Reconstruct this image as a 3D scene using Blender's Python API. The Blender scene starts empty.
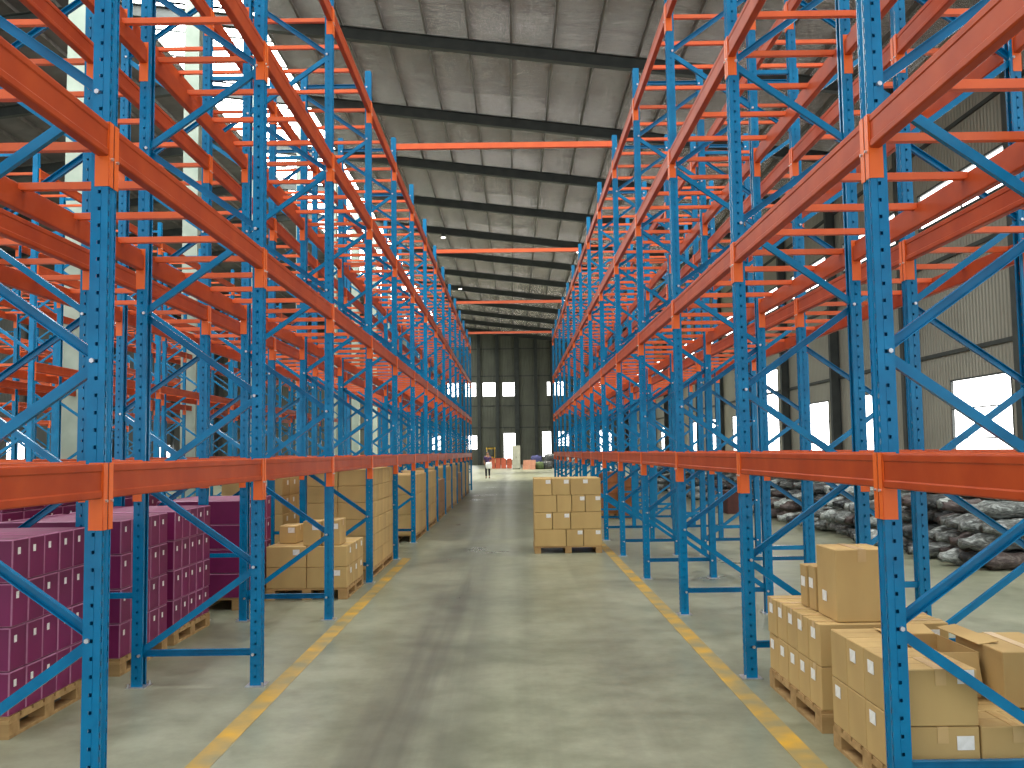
import bpy, bmesh, math, random
from mathutils import Vector, Matrix, Euler
R = random.Random(7)
S = bpy.context.scene
COL = S.collection
# ---------------------------------------------------------------- camera
F_PX, PITCH, ROLL, YAW, EYE = 943.33, 0.0717, 0.0133, -0.0008, 1.6
def make_camera():
    cam = bpy.data.cameras.new('camera'); o = bpy.data.objects.new('camera', cam); COL.objects.link(o)
    cam.sensor_width = 36; cam.lens = F_PX/1024*36; cam.clip_end = 400; cam.clip_start = 0.05
    c, s = math.cos, math.sin
    F0 = Vector((s(YAW), c(YAW), 0)); R0 = Vector((c(YAW), -s(YAW), 0)); Z = Vector((0, 0, 1))
    F = c(PITCH)*F0 + s(PITCH)*Z; U0 = -s(PITCH)*F0 + c(PITCH)*Z
    X = c(ROLL)*R0 - s(ROLL)*U0; U = s(ROLL)*R0 + c(ROLL)*U0
    M = Matrix((X, U, -F)).transposed().to_4x4(); M.translation = Vector((0, 0, EYE))
    o.matrix_world = M
    S.camera = o
make_camera()
# ---------------------------------------------------------------- world, lights, exposure
S.view_settings.view_transform = 'Standard'; S.view_settings.look = 'None'
S.view_settings.gamma = 1; S.view_settings.use_curve_mapping = False
S.view_settings.exposure = 0.0
WORLD_STRENGTH = 1.6
SKYLIGHT_STRENGTH = 13.0
FAR_FILL = 13000
w = bpy.data.worlds.new('sky'); S.world = w; w.use_nodes = True
bg = w.node_tree.nodes['Background']; bg.inputs[0].default_value = (0.93, 0.97, 1, 1); bg.inputs[1].default_value = WORLD_STRENGTH
def area(name, loc, rot, sx, sy, power, color=(1, 1, 1)):
    l = bpy.data.lights.new(name, 'AREA'); l.shape = 'RECTANGLE'; l.size = sx; l.size_y = sy; l.energy = power; l.color = color
    o = bpy.data.objects.new(name, l); COL.objects.link(o); o.location = loc; o.rotation_euler = rot
    return o

# ---------------------------------------------------------------- materials
MATS = {}
def srgb(r, g, b):
    f = lambda v: (v/255/12.92) if v/255 <= .04045 else ((v/255+.055)/1.055)**2.4
    return (f(r), f(g), f(b), 1)
class NT:
    def __init__(s, name):
        s.m = bpy.data.materials.new(name); s.m.use_nodes = True; s.t = s.m.node_tree; s.p = s.t.nodes['Principled BSDF']
        MATS[name] = s.m
    def n(s, typ, **kw):
        x = s.t.nodes.new(typ)
        for k, v in kw.items():
            if k in x.inputs.keys(): x.inputs[k].default_value = v
            else: setattr(x, k, v)
        return x
    def l(s, a, b): s.t.links.new(a, b)
    def coords(s, scale=(1, 1, 1), kind='Object'):
        tc = s.n('ShaderNodeTexCoord'); mp = s.n('ShaderNodeMapping'); mp.inputs['Scale'].default_value = scale
        s.l(tc.outputs[kind], mp.inputs[0]); return mp.outputs[0]
    def world_coords(s, scale=(1, 1, 1)):
        g = s.n('ShaderNodeNewGeometry'); mp = s.n('ShaderNodeMapping'); mp.inputs['Scale'].default_value = scale
        s.l(g.outputs['Position'], mp.inputs[0]); return mp.outputs[0]
    def ramp(s, fac, stops):
        r = s.n('ShaderNodeValToRGB'); e = r.color_ramp.elements
        e[0].position, e[0].color = stops[0]; e[1].position, e[1].color = stops[-1]
        for p, c in stops[1:-1]:
            k = e.new(p); k.color = c
        s.l(fac, r.inputs[0]); return r.outputs[0]
    def mix(s, fac, a, b):
        m = s.n('ShaderNodeMix', data_type='RGBA')
        for sock, v in ((m.inputs[0], fac), (m.inputs[6], a), (m.inputs[7], b)):
            if hasattr(v, 'links') or hasattr(v, 'is_linked'): s.l(v, sock)
            else: sock.default_value = v
        return m.outputs[2]
def noise_mat(name, c1, c2, scale=3, rough=.5, metal=0, bump=0, bscale=None, stretch=(1, 1, 1), detail=4, objvar=0, world=False, spec=.5):
    t = NT(name); co = (t.world_coords if world else t.coords)(stretch)
    nz = t.n('ShaderNodeTexNoise', Scale=scale, Detail=detail); t.l(co, nz.inputs['Vector'])
    col = t.ramp(nz.outputs[0], [(.35, c1), (.68, c2)])
    if objvar:
        oi = t.n('ShaderNodeObjectInfo'); hs = t.n('ShaderNodeHueSaturation')
        mr = t.n('ShaderNodeMapRange'); mr.inputs[3].default_value = 1-objvar; mr.inputs[4].default_value = 1+objvar
        t.l(oi.outputs['Random'], mr.inputs[0]); t.l(mr.outputs[0], hs.inputs['Value']); t.l(col, hs.inputs['Color']); col = hs.outputs[0]
    t.l(col, t.p.inputs['Base Color'])
    t.p.inputs['Roughness'].default_value = rough; t.p.inputs['Metallic'].default_value = metal
    t.p.inputs['Specular IOR Level'].default_value = spec
    if bump:
        nb = t.n('ShaderNodeTexNoise', Scale=bscale or scale*4, Detail=5); t.l(co, nb.inputs['Vector'])
        b = t.n('ShaderNodeBump', Strength=bump); t.l(nb.outputs[0], b.inputs['Height']); t.l(b.outputs[0], t.p.inputs['Normal'])
    return t.m
def emit_mat(name, col, strength):
    t = NT(name); t.p.inputs['Base Color'].default_value = (.8, .8, .8, 1)
    t.p.inputs['Emission Color'].default_value = col; t.p.inputs['Emission Strength'].default_value = strength
    return t.m
BLUE = noise_mat('blue_paint', srgb(0, 106, 152), srgb(2, 124, 174), 6, .22, spec=.32)
ORANGE = noise_mat('orange_paint', srgb(162, 62, 28), srgb(178, 74, 34), 5, .42, spec=.14)  # beam orange darkened to stand in for weaker light on side faces
BAR = noise_mat('bar_orange_paint', srgb(222, 96, 48), srgb(232, 106, 54), 5, .32, spec=.4)
CONN = noise_mat('connector_orange_paint', srgb(224, 98, 28), srgb(232, 106, 34), 5, .38)
STEEL = noise_mat('zinc_steel', srgb(190, 192, 195), srgb(225, 226, 228), 20, .3, .8)
FOIL = None
def foil():
    t = NT('foil_insulation'); co = t.world_coords((.28, 2.2, 1))
    n1 = t.n('ShaderNodeTexNoise', Scale=1.5, Detail=8, Roughness=.65, Distortion=.6); t.l(co, n1.inputs['Vector'])
    n2 = t.n('ShaderNodeTexNoise', Scale=6, Detail=5); t.l(co, n2.inputs['Vector'])
    t.l(t.ramp(n1.outputs[0], [(.3, srgb(222, 212, 202)), (.7, srgb(250, 244, 236))]), t.p.inputs['Base Color'])
    t.p.inputs['Metallic'].default_value = .8; t.p.inputs['Roughness'].default_value = .22
    a = t.n('ShaderNodeMath', operation='ADD'); t.l(n1.outputs[0], a.inputs[0]); t.l(n2.outputs[0], a.inputs[1])
    b = t.n('ShaderNodeBump', Strength=1, Distance=.9); t.l(a.outputs[0], b.inputs['Height']); t.l(b.outputs[0], t.p.inputs['Normal'])
    return t.m
FOIL = foil()
DARKSTEEL = noise_mat('dark_painted_steel', srgb(52, 56, 54), srgb(66, 70, 66), 2, .6)
def cladding(name, c1, c2, axis):
    t = NT(name); co = t.world_coords()
    wv = t.n('ShaderNodeTexWave', Scale=1.6, bands_direction=axis); t.l(co, wv.inputs['Vector'])
    nz = t.n('ShaderNodeTexNoise', Scale=.6, Detail=4); t.l(co, nz.inputs['Vector'])
    t.l(t.ramp(nz.outputs[0], [(.3, c1), (.7, c2)]), t.p.inputs['Base Color'])
    b = t.n('ShaderNodeBump', Strength=.8, Distance=.03); t.l(wv.outputs[0], b.inputs['Height']); t.l(b.outputs[0], t.p.inputs['Normal'])
    t.p.inputs['Roughness'].default_value = .55
    return t.m
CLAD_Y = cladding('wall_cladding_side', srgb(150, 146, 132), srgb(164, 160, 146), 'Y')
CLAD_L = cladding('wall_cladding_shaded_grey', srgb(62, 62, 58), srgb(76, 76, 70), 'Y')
CLAD_X = cladding('wall_cladding_end', srgb(92, 94, 82), srgb(108, 110, 96), 'X')
LEFTROOF = noise_mat('shade_darkened_roof_sheet', srgb(92, 88, 88), srgb(112, 107, 106), 1.2, .6, world=True)  # dimness of the left slope is put into this darker colour
PURLIN = noise_mat('galvanised_purlin', srgb(96, 92, 86), srgb(120, 115, 108), 2, .5)
CONCRETE = noise_mat('pale_green_column_paint', srgb(158, 172, 158), srgb(176, 188, 174), 2, .8)
def floor_mat():
    t = NT('floor_concrete'); co = t.world_coords()
    n1 = t.n('ShaderNodeTexNoise', Scale=.55, Detail=8, Roughness=.62); t.l(co, n1.inputs['Vector'])
    base = t.ramp(n1.outputs[0], [(.34, srgb(106, 112, 90)), (.5, srgb(128, 132, 108)), (.66, srgb(150, 152, 128))])
    n2 = t.n('ShaderNodeTexNoise', Scale=3.2, Detail=9, Roughness=.7); t.l(co, n2.inputs['Vector'])
    base = t.mix(.35, base, t.ramp(n2.outputs[0], [(.36, srgb(92, 92, 74)), (.64, srgb(158, 158, 138))]))
    # worn tyre tracks: stains long in Y, kept to two bands of X
    g = t.n('ShaderNodeNewGeometry'); sx = t.n('ShaderNodeSeparateXYZ'); t.l(g.outputs['Position'], sx.inputs[0])
    st = t.world_coords((2.1, .05, 1)); n3 = t.n('ShaderNodeTexNoise', Scale=1.3, Detail=7, Roughness=.6); t.l(st, n3.inputs['Vector'])
    tot = None
    for x0, wd in ((-.62, .42), (.1, .2), (.75, .22)):
        d = t.n('ShaderNodeMath', operation='SUBTRACT'); t.l(sx.outputs[0], d.inputs[0]); d.inputs[1].default_value = x0
        a = t.n('ShaderNodeMath', operation='ABSOLUTE'); t.l(d.outputs[0], a.inputs[0])
        m = t.n('ShaderNodeMapRange', interpolation_type='SMOOTHSTEP'); m.inputs[1].default_value = 0; m.inputs[2].default_value = wd*1.6
        m.inputs[3].default_value = 1 if x0 < 0 else .45; m.inputs[4].default_value = 0; t.l(a.outputs[0], m.inputs[0])
        if tot is None: tot = m.outputs[0]
        else:
            q = t.n('ShaderNodeMath', operation='ADD'); t.l(tot, q.inputs[0]); t.l(m.outputs[0], q.inputs[1]); tot = q.outputs[0]
    mm = t.n('ShaderNodeMapRange'); mm.inputs[1].default_value = .38; mm.inputs[2].default_value = .62; t.l(n3.outputs[0], mm.inputs[0])
    f = t.n('ShaderNodeMath', operation='MULTIPLY'); t.l(tot, f.inputs[0]); t.l(mm.outputs[0], f.inputs[1])
    f2 = t.n('ShaderNodeMath', operation='MULTIPLY'); t.l(f.outputs[0], f2.inputs[0]); f2.inputs[1].default_value = .7
    col = t.mix(f2.outputs[0], base, srgb(70, 70, 60))
    t.l(col, t.p.inputs['Base Color'])
    t.l(t.ramp(n1.outputs[0], [(.3, (.26,)*3+(1,)), (.7, (.44,)*3+(1,))]), t.p.inputs['Roughness'])
    return t.m
FLOOR = floor_mat()
YELLOW = noise_mat('yellow_floor_paint', srgb(132, 126, 92), srgb(196, 150, 34), 3.5, .5, detail=9, world=True)
KRAFT = noise_mat('kraft_cardboard', srgb(180, 150, 96), srgb(196, 166, 108), 2.5, .8, objvar=.08, stretch=(1, 1, .5))
KRAFT2 = noise_mat('darker_cardboard', srgb(150, 112, 72), srgb(166, 126, 82), 2.5, .8, objvar=.1)
KSEAM = noise_mat('cardboard_seam', srgb(104, 76, 46), srgb(116, 86, 54), 3, .85)
TAPE = noise_mat('packing_tape', srgb(196, 164, 110), srgb(204, 172, 120), 8, .3)
TAG = noise_mat('white_paper_label', srgb(226, 226, 220), srgb(240, 240, 236), 30, .7)
PURPLE = noise_mat('purple_carton', srgb(104, 14, 68), srgb(122, 20, 82), 3, .5, objvar=.12)
PEDGE = noise_mat('pale_carton_border', srgb(158, 96, 130), srgb(176, 122, 150), 10, .5)
WOOD = noise_mat('pallet_wood', srgb(150, 118, 72), srgb(186, 152, 100), 4, .8, stretch=(.3, 3, 3))
ORCART = noise_mat('orange_carton', srgb(142, 88, 46), srgb(170, 104, 54), 3, .7, objvar=.1)
DRED = noise_mat('dark_red_brown_board', srgb(74, 40, 34), srgb(92, 52, 44), 4, .7)
DARKGAP = noise_mat('hole_dark', srgb(14, 40, 66), srgb(18, 46, 74), 3, .8)
GLASS_W = emit_mat('bright_window_pane', (1, 1, .98, 1), 5.5)
SKYPANE = emit_mat('translucent_skylight_sheet', (.97, 1, .98, 1), SKYLIGHT_STRENGTH)

# ---------------------------------------------------------------- mesh helpers
class MB:
    def __init__(s): s.v = []; s.f = []; s.m = []; s.mats = []
    def mi(s, mat):
        if mat not in s.mats: s.mats.append(mat)
        return s.mats.index(mat)
    def box(s, a, b, mat):
        x0, y0, z0 = a; x1, y1, z1 = b; n = len(s.v); k = s.mi(mat)
        s.v += [(x0,y0,z0),(x1,y0,z0),(x1,y1,z0),(x0,y1,z0),(x0,y0,z1),(x1,y0,z1),(x1,y1,z1),(x0,y1,z1)]
        for q in ((0,3,2,1),(4,5,6,7),(0,1,5,4),(1,2,6,5),(2,3,7,6),(3,0,4,7)):
            s.f.append(tuple(n+i for i in q)); s.m.append(k)
    def quad(s, pts, mat):
        n = len(s.v); s.v += [tuple(p) for p in pts]; s.f.append(tuple(range(n, n+len(pts)))); s.m.append(s.mi(mat))
    def prism(s, prof, p0, p1, up, mat):
        """extrude a closed 2D profile [(a,b)] from p0 to p1; b along 'up', a along the third axis"""
        p0, p1, up = Vector(p0), Vector(p1), Vector(up)
        d = (p1-p0).normalized(); side = d.cross(up).normalized(); upn = side.cross(d).normalized()
        n = len(s.v); N = len(prof); k = s.mi(mat)
        for p in (p0, p1):
            for a, b in prof: s.v.append(tuple(p + side*a + upn*b))
        for i in range(N):
            j = (i+1) % N; s.f.append((n+i, n+j, n+N+j, n+N+i)); s.m.append(k)
        s.f.append(tuple(range(n+N-1, n-1, -1))); s.f.append(tuple(range(n+N, n+2*N))); s.m += [k, k]
    def cyl(s, p0, p1, r, seg, mat, r2=None):
        r2 = r if r2 is None else r2
        p0, p1 = Vector(p0), Vector(p1); d = (p1-p0).normalized()
        up = Vector((0, 0, 1)) if abs(d.z) < .9 else Vector((1, 0, 0))
        a = d.cross(up).normalized(); b = d.cross(a); n = len(s.v); k = s.mi(mat)
        for p, rr in ((p0, r), (p1, r2)):
            for i in range(seg):
                t = 2*math.pi*i/seg; s.v.append(tuple(p + a*math.cos(t)*rr + b*math.sin(t)*rr))
        for i in range(seg):
            j = (i+1) % seg; s.f.append((n+i, n+j, n+seg+j, n+seg+i)); s.m.append(k)
        s.f.append(tuple(range(n+seg-1, n-1, -1))); s.f.append(tuple(range(n+seg, n+2*seg))); s.m += [k, k]
    def mesh(s, name):
        me = bpy.data.meshes.new(name); me.from_pydata(s.v, [], s.f)
        for m in s.mats: me.materials.append(m)
        me.polygons.foreach_set('material_index', s.m); me.update()
        return me
def fix_normals(me):
    bm = bmesh.new(); bm.from_mesh(me); bmesh.ops.recalc_face_normals(bm, faces=bm.faces); bm.to_mesh(me); bm.free()
def put(name, me, parent=None, loc=(0, 0, 0), rot=None, **tags):
    o = bpy.data.objects.new(name, me); COL.objects.link(o); o.location = loc
    if rot is not None: o.rotation_euler = rot
    if parent is not None: o.parent = parent
    for k, v in tags.items(): o[k] = v
    return o
def empty(name, loc=(0, 0, 0), rot=None, parent=None, **tags):
    o = put(name, None, parent, loc, rot, **tags); o.empty_display_size = .1; return o
def struct(name, me, **tags): return put(name, me, kind='structure', **tags)

# ---------------------------------------------------------------- the building
Y0, YE = -2.5, 117.0
XW, XWL, XR_ = 13.9, -36.0, -14.1        # right wall, left wall, ridge
ROOF0, SLOPE = 16.25, 0.125
def roof_z(x): return ROOF0 - SLOPE*x if x > XR_ else ROOF0 - SLOPE*XR_ + SLOPE*(x - XR_)
TR = [0]
def trim(mb):
    TR[0] += 1; return struct('trim_%d' % TR[0], mb.mesh('trim'))
m = MB(); m.box((XWL, Y0, -.1), (XW, YE, 0), FLOOR); struct('floor', m.mesh('floor'))
for sgn, x0 in ((-1, -1.715), (1, 1.425)):      # painted lane lines
    m = MB(); m.box((x0, 1.0, 0), (x0+.13, 14.6 if sgn < 0 else 46, .002), YELLOW); trim(m)
# side walls, split round their openings
def wall_with_holes(name, horiz, u0, u1, zt, holes, mat, pos, out):
    """wall in plane pos; u runs along the wall; holes (u0,u1,z0,z1); out = outward direction of thickness"""
    us = sorted({u0, u1, *[h[0] for h in holes], *[h[1] for h in holes]}); m = MB()
    for a, b in zip(us, us[1:]):
        hs = sorted([h for h in holes if h[0] <= a and h[1] >= b], key=lambda h: h[2]); z = 0
        segs = []
        for h in hs:
            if h[2] > z: segs.append((z, h[2]))
            z = h[3]
        segs.append((z, zt))
        for z0, z1 in segs:
            if z1-z0 < 1e-4: continue
            if horiz == 'Y': lo, hi = sorted((pos, pos+out*.12)); m.box((lo, a, z0), (hi, b, z1), mat)
            else: lo, hi = sorted((pos, pos+out*.12)); m.box((a, lo, z0), (b, hi, z1), mat)
    return struct(name, m.mesh(name))
WN = [0]
def window(axis, pos, out, u0, u1, z0, z1, cols=1, rows=2, pane=None, fr=.05):
    WN[0] += 1
    pane = pane or GLASS_W; root = empty('window_%d' % WN[0], kind='structure')
    m = MB(); g = MB(); dep = .1
    def bx(a, b, c, d, t0, t1, mb, mat):
        lo, hi = sorted((pos+out*t0, pos+out*t1))
        if axis == 'Y': mb.box((lo, a, c), (hi, b, d), mat)
        else: mb.box((a, lo, c), (b, hi, d), mat)
    for a, b, c, d in ((u0, u1, z0, z0+fr), (u0, u1, z1-fr, z1), (u0, u0+fr, z0+fr, z1-fr), (u1-fr, u1, z0+fr, z1-fr)): bx(a, b, c, d, -.02, dep, m, DARKSTEEL)
    for i in range(1, cols): u = u0+(u1-u0)*i/cols; bx(u-.02, u+.02, z0+fr, z1-fr, 0, .06, m, DARKSTEEL)
    for i in range(1, rows): z = z0+(z1-z0)*i/rows; bx(u0+fr, u1-fr, z-.02, z+.02, 0, .06, m, DARKSTEEL)
    bx(u0+fr, u1-fr, z0+fr, z1-fr, .07, .09, g, pane)
    put('window_frame', m.mesh('frame'), root); put('window_pane', g.mesh('pane'), root)
BAY = 7.4; CY = [25.2+BAY*k for k in range(-3, 13)]
rwin = [(26.2, 29.9, .9, 3.68), (34.6, 37.4, .9, 3.68), (41.5, 44.5, .9, 3.68), (49.3, 53.9, 0, 5.8), (57, 60, .9, 3.68), (63.6, 66.6, .9, 3.68),
        (71, 75, .9, 3.68), (78.5, 81.5, .9, 3.68), (86, 89, .9, 3.68), (100, 104, .9, 3.68), (11.5, 14.6, .9, 3.68), (3.5, 7, .9, 3.68), (18.8, 22, .9, 3.68)]
rrib = [(c+.5, c+BAY-.9, 8.85, 10.1) for c in CY[:-1] if c+BAY < YE-1]
wall_with_holes('wall_right', 'Y', Y0, YE, roof_z(XW)-.02, rwin+rrib, CLAD_Y, XW, 1)
for h in rwin: window('Y', XW, 1, *h, cols=1, rows=3)
for h in rrib: window('Y', XW, 1, *h, cols=2, rows=1, fr=.07)
lwin = [(y, y+3.5, 3.9, 5.4) for y in (30, 37.4, 44.8, 59.6, 74.4, 89.2)] + [(y, y+3.2, 1.4, 2.8) for y in (37.4, 52.2, 67, 96)]
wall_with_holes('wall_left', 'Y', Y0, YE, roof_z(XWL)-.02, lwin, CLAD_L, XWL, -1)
for h in lwin: window('Y', XWL, -1, *h, cols=2, rows=1)
def fx(px): return (px-513)*YE/F_PX
fwin = [(fx(a), fx(b), 8.45, 10.25) for a, b in ((426, 438), (447, 459), (465, 476.5), (482.5, 496), (502.5, 515.5), (547, 556), (557, 566), (590, 602))]
fdoor = [(fx(466), fx(477), 1.9, 3.7), (fx(503), fx(515.5), .6, 3.95), (fx(541.5), fx(554), .9, 4.1), (fx(556), fx(570), 2.2, 4.1), (fx(595), fx(612), 1.2, 4.2), (fx(430), fx(441), 1.9, 3.7)]
wall_with_holes('wall_back', 'X', XWL, XW, 17.95, fwin+fdoor, CLAD_X, YE, 1)
for h in fwin: window('X', YE, 1, *h, cols=1, rows=1, fr=.06)
for h in fdoor: window('X', YE, 1, *h, cols=1, rows=1, fr=.06)
# roof: foil-lined right slope, left slope coloured dark for shade, with the ridge skylight and two cross rows of roof lights near the viewer
SKX0, SKX1 = -13.8, -9.0
crossY = [(2, 6), (12, 16)]
def roof_piece(m, xa, xb, ya, yb):
    mt = FOIL if xb > XR_+.01 else LEFTROOF
    m.quad([(xa, ya, roof_z(xa)), (xb, ya, roof_z(xb)), (xb, yb, roof_z(xb)), (xa, yb, roof_z(xa))], mt)
    m.quad([(xa, ya, roof_z(xa)+.08), (xa, yb, roof_z(xa)+.08), (xb, yb, roof_z(xb)+.08), (xb, ya, roof_z(xb)+.08)], mt)
m = MB()
def roof_slope(xs_holes, x0, x1):
    ys = sorted({Y0, YE, *[y for c in crossY for y in c]})
    for ya, yb in zip(ys, ys[1:]):
        inc = any(c[0] <= ya and c[1] >= yb for c in crossY)
        if not inc: roof_piece(m, x0, x1, ya, yb)
        else:
            xs = sorted({x0, x1, *[x for h in xs_holes for x in h]})
            for xa, xb in zip(xs, xs[1:]):
                if not any(h[0] <= xa and h[1] >= xb for h in xs_holes): roof_piece(m, xa, xb, ya, yb)
holesR = [(-7.5, -1.5), (0, 5), (7, 12)]; holesL = []
roof_slope(holesR, SKX1, XW+.1); roof_slope(holesL, XWL-.1, XR_); roof_piece(m, XR_, SKX0, Y0, YE)
struct('ceiling', m.mesh('ceiling'))
def skylight(xa, xb, ya, yb, ribs):
    WN[0] += 1; root = empty('window_%d' % WN[0], kind='structure')
    g = MB(); z = lambda x: roof_z(x)+.03
    g.quad([(xa, ya, z(xa)), (xb, ya, z(xb)), (xb, yb, z(xb)), (xa, yb, z(xa))], SKYPANE)
    put('skylight_pane', g.mesh('skylight'), root)
    f = MB()
    for i in range(ribs+1):
        y = ya+(yb-ya)*i/ribs; f.prism([(-.03, -.06), (.03, -.06), (.03, 0), (-.03, 0)], (xa, y, z(xa)), (xb, y, z(xb)), (0, 0, 1), DARKSTEEL)
    put('skylight_rib', f.mesh('ribs'), root)
for c in CY[:-1]: skylight(SKX0, SKX1, max(c, Y0), min(c+BAY, YE), 3)
for ya, yb in crossY:
    for xa, xb in holesR+holesL: skylight(xa, xb, ya, yb, 2)
# rafters (tapered I sections), purlins, wall columns, girts
def rafter(y):
    for xa, xb in ((XR_, XW-.1), (XR_, XWL+.1)):
        m = MB(); za, zb = roof_z(xa)-.2, roof_z(xb)-.2
        for dz0, dz1, hw in ((-.46, -.43, .13), (-.43, -.03, .012), (-.03, 0, .13)):
            m.prism([(-hw, dz0), (hw, dz0), (hw, dz1), (-hw, dz1)], (xa, y, za), (xb, y, zb), (0, 0, 1), DARKSTEEL)
        trim(m)
for y in CY: rafter(y)
def purlin(x):
    m = MB(); z = roof_z(x)
    m.box((x-.03, Y0, z-.2), (x-.02, YE, z-.005), PURLIN); m.box((x-.03, Y0, z-.2), (x+.03, YE, z-.19), PURLIN); trim(m)
x = SKX1+.1
while x < XW-.3: purlin(x); x += 1.5
x = XR_-.4
while x > XWL: purlin(x); x -= 1.5
for y in CY:
    for xw, sg in ((XW, -1), (XWL, 1)):
        m = MB(); zt = roof_z(xw)-.3
        x1 = xw+sg*.02; x2 = xw+sg*.4
        for a, b, hw in ((x1, x1+sg*.02, .12), (x1+sg*.02, x2-sg*.02, .01), (x2-sg*.02, x2, .12)):
            m.box((min(a, b), y-hw, 0), (max(a, b), y+hw, zt), DARKSTEEL)
        trim(m)
for z in (4.55, 7.6, 11.6):
    m = MB(); m.box((XW-.07, Y0, z-.06), (XW, YE, z+.06), DARKSTEEL); trim(m)
    m = MB(); m.box((XWL, Y0, z-.06), (XWL+.07, YE, z+.06), DARKSTEEL); trim(m)
for z in (4.6, 7.3, 11, 14.4):
    m = MB(); m.box((XWL, YE-.07, z-.06), (XW, YE, z+.06), DARKSTEEL); trim(m)
for px in (430, 442, 461.5, 479, 497.5, 517, 536, 552, 574, 596, 620):
    m = MB(); x = fx(px); hw = .28 if px == 517 else .2; zt = roof_z(x)-.35
    m.box((x-hw, YE-.34, 0), (x+hw, YE-.3, zt), DARKSTEEL); m.box((x-.02, YE-.3, 0), (x+.02, YE-.08, zt), DARKSTEEL); m.box((x-hw, YE-.08, 0), (x+hw, YE-.01, zt), DARKSTEEL); trim(m)
for k in range(-1, 13):
    y = 20.7+BAY*k; m = MB(); m.box((-9.85, y-.22, 0), (-9.4, y+.22, roof_z(-9.6)-.25), CONCRETE); trim(m)

# ---------------------------------------------------------------- pallet racking
BAYL, DEP, PTOP = 2.5771, .8401, 6.516
LV = (1.571, 3.078, 4.601, 6.114)
PW, PD = .09, .075     # post: along Y, along X
NODES_A = [.82+1.2*k for k in range(5)]; NODES_S = [.22+1.2*k for k in range(6)]
def post_mesh(detail):
    """open C post, closed face at x=0 looking to -X, flanges back to x=PD; centre of the closed face at y=0"""
    me_m = MB(); k = BLUE; hp = PW/2
    path = [(PD, -hp+.022), (PD, -hp), (0, -hp), (0, -hp*.45), (.008, -hp*.3), (.008, hp*.3), (0, hp*.45), (0, hp), (PD, hp), (PD, hp-.022)]
    # each path segment becomes strips; a segment listed in holes gets a column of openings
    holes = {1: .016, 2: .011, 6: .011, 7: .016} if detail else {}
    for i in range(len(path)-1):
        a, b = Vector(path[i]), Vector(path[i+1]); L = (b-a).length; d = (b-a)/L
        if i not in holes or L < .012:
            me_m.quad([(a.x, a.y, 0), (b.x, b.y, 0), (b.x, b.y, PTOP), (a.x, a.y, PTOP)], k); continue
        hw = holes[i]/2; c = L*.5
        p = [a, a+d*(c-hw), a+d*(c+hw), b]
        for q in (0, 2): me_m.quad([(p[q].x, p[q].y, 0), (p[q+1].x, p[q+1].y, 0), (p[q+1].x, p[q+1].y, PTOP), (p[q].x, p[q].y, PTOP)], k)
        pitch, hh = (.075, .016) if i in (1, 7) else (.05, .024)
        z = .06; zp = 0
        while z < PTOP-.05:
            me_m.quad([(p[1].x, p[1].y, zp), (p[2].x, p[2].y, zp), (p[2].x, p[2].y, z), (p[1].x, p[1].y, z)], k); zp = z+hh; z += pitch
        me_m.quad([(p[1].x, p[1].y, zp), (p[2].x, p[2].y, zp), (p[2].x, p[2].y, PTOP), (p[1].x, p[1].y, PTOP)], k)
    me = me_m.mesh('post')
    return me
def thick(me, t):
    bm = bmesh.new(); bm.from_mesh(me); bmesh.ops.remove_doubles(bm, verts=bm.verts, dist=1e-5)
    bmesh.ops.recalc_face_normals(bm, faces=bm.faces); bmesh.ops.solidify(bm, geom=bm.faces[:], thickness=t); bm.to_mesh(me); bm.free(); return me
POST_HI, POST_LO = thick(post_mesh(True), .0028), thick(post_mesh(False), .0028)
def with_bolts(me0, zs):
    me = me0.copy(); me.materials.append(STEEL); bm = bmesh.new(); bm.from_mesh(me)
    for z in zs:
        r = bmesh.ops.create_cone(bm, cap_ends=True, segments=6, radius1=.011, radius2=.011, depth=.014, matrix=Matrix.Translation((PD*.72, -PW/2-.006, z)) @ Matrix.Rotation(math.pi/2, 4, 'X'))
        for f in {f for v in r['verts'] for f in v.link_faces}: f.material_index = 1
    bm.to_mesh(me); bm.free(); return me
P_A = {1: with_bolts(POST_HI, NODES_A+[.22, 6.3]), 0: POST_LO}; P_S = {1: with_bolts(POST_HI, NODES_S+[6.3]), 0: POST_LO}
m = MB(); m.box((-.03, -.07, 0), (PD+.03, .07, .008), STEEL)
for dx, dy in ((-.015, -.058), (PD+.015, .058)): m.cyl((dx, dy, .008), (dx, dy, .03), .008, 6, STEEL)
BASEPLATE = m.mesh('base_plate')
CPROF = [(-.015, -.0225), (.015, -.0225), (.015, -.0185), (-.011, -.0185), (-.011, .0185), (.015, .0185), (.015, .0225), (-.015, .0225)]
XI = DEP-.0      # frame spans x 0 .. DEP+PD/… (closed faces at 0 and DEP+.07)
FW = DEP+.06
def brace_mesh(z0, x0, z1, x1):
    m = MB(); m.prism(CPROF, (x0, 0, z0), (x1, 0, z1), (0, 0, 1) if abs(z1-z0) < abs(x1-x0)*3 else (1, 0, 0), BLUE); return m
xa, xs = PD*.75, FW-PD*.75
seq = []
nodes = sorted([(z, xa) for z in NODES_A]+[(z, xs) for z in NODES_S])
for (z0, x0), (z1, x1) in zip(nodes, nodes[1:]):
    k = .012*(1 if z1 > z0 else -1); seq.append(('diagonal_brace', (z0+.02, x0, z1-.02, x1)))
for z in (.23, 6.33): seq.append(('horizontal_brace', (z-.0, xa, z, xs)))
BR = [(n, brace_mesh(*a).mesh('brace')) for n, a in seq]
allb = MB()
for n, a in seq:
    allb.prism([(-.015, -.0225), (.015, -.0225), (.015, .0225), (-.015, .0225)], (a[1], 0, a[0]), (a[3], 0, a[2]), (0, 0, 1), BLUE)
BR_ALL = allb.mesh('bracing')
BH, BT = .15, .05
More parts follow.
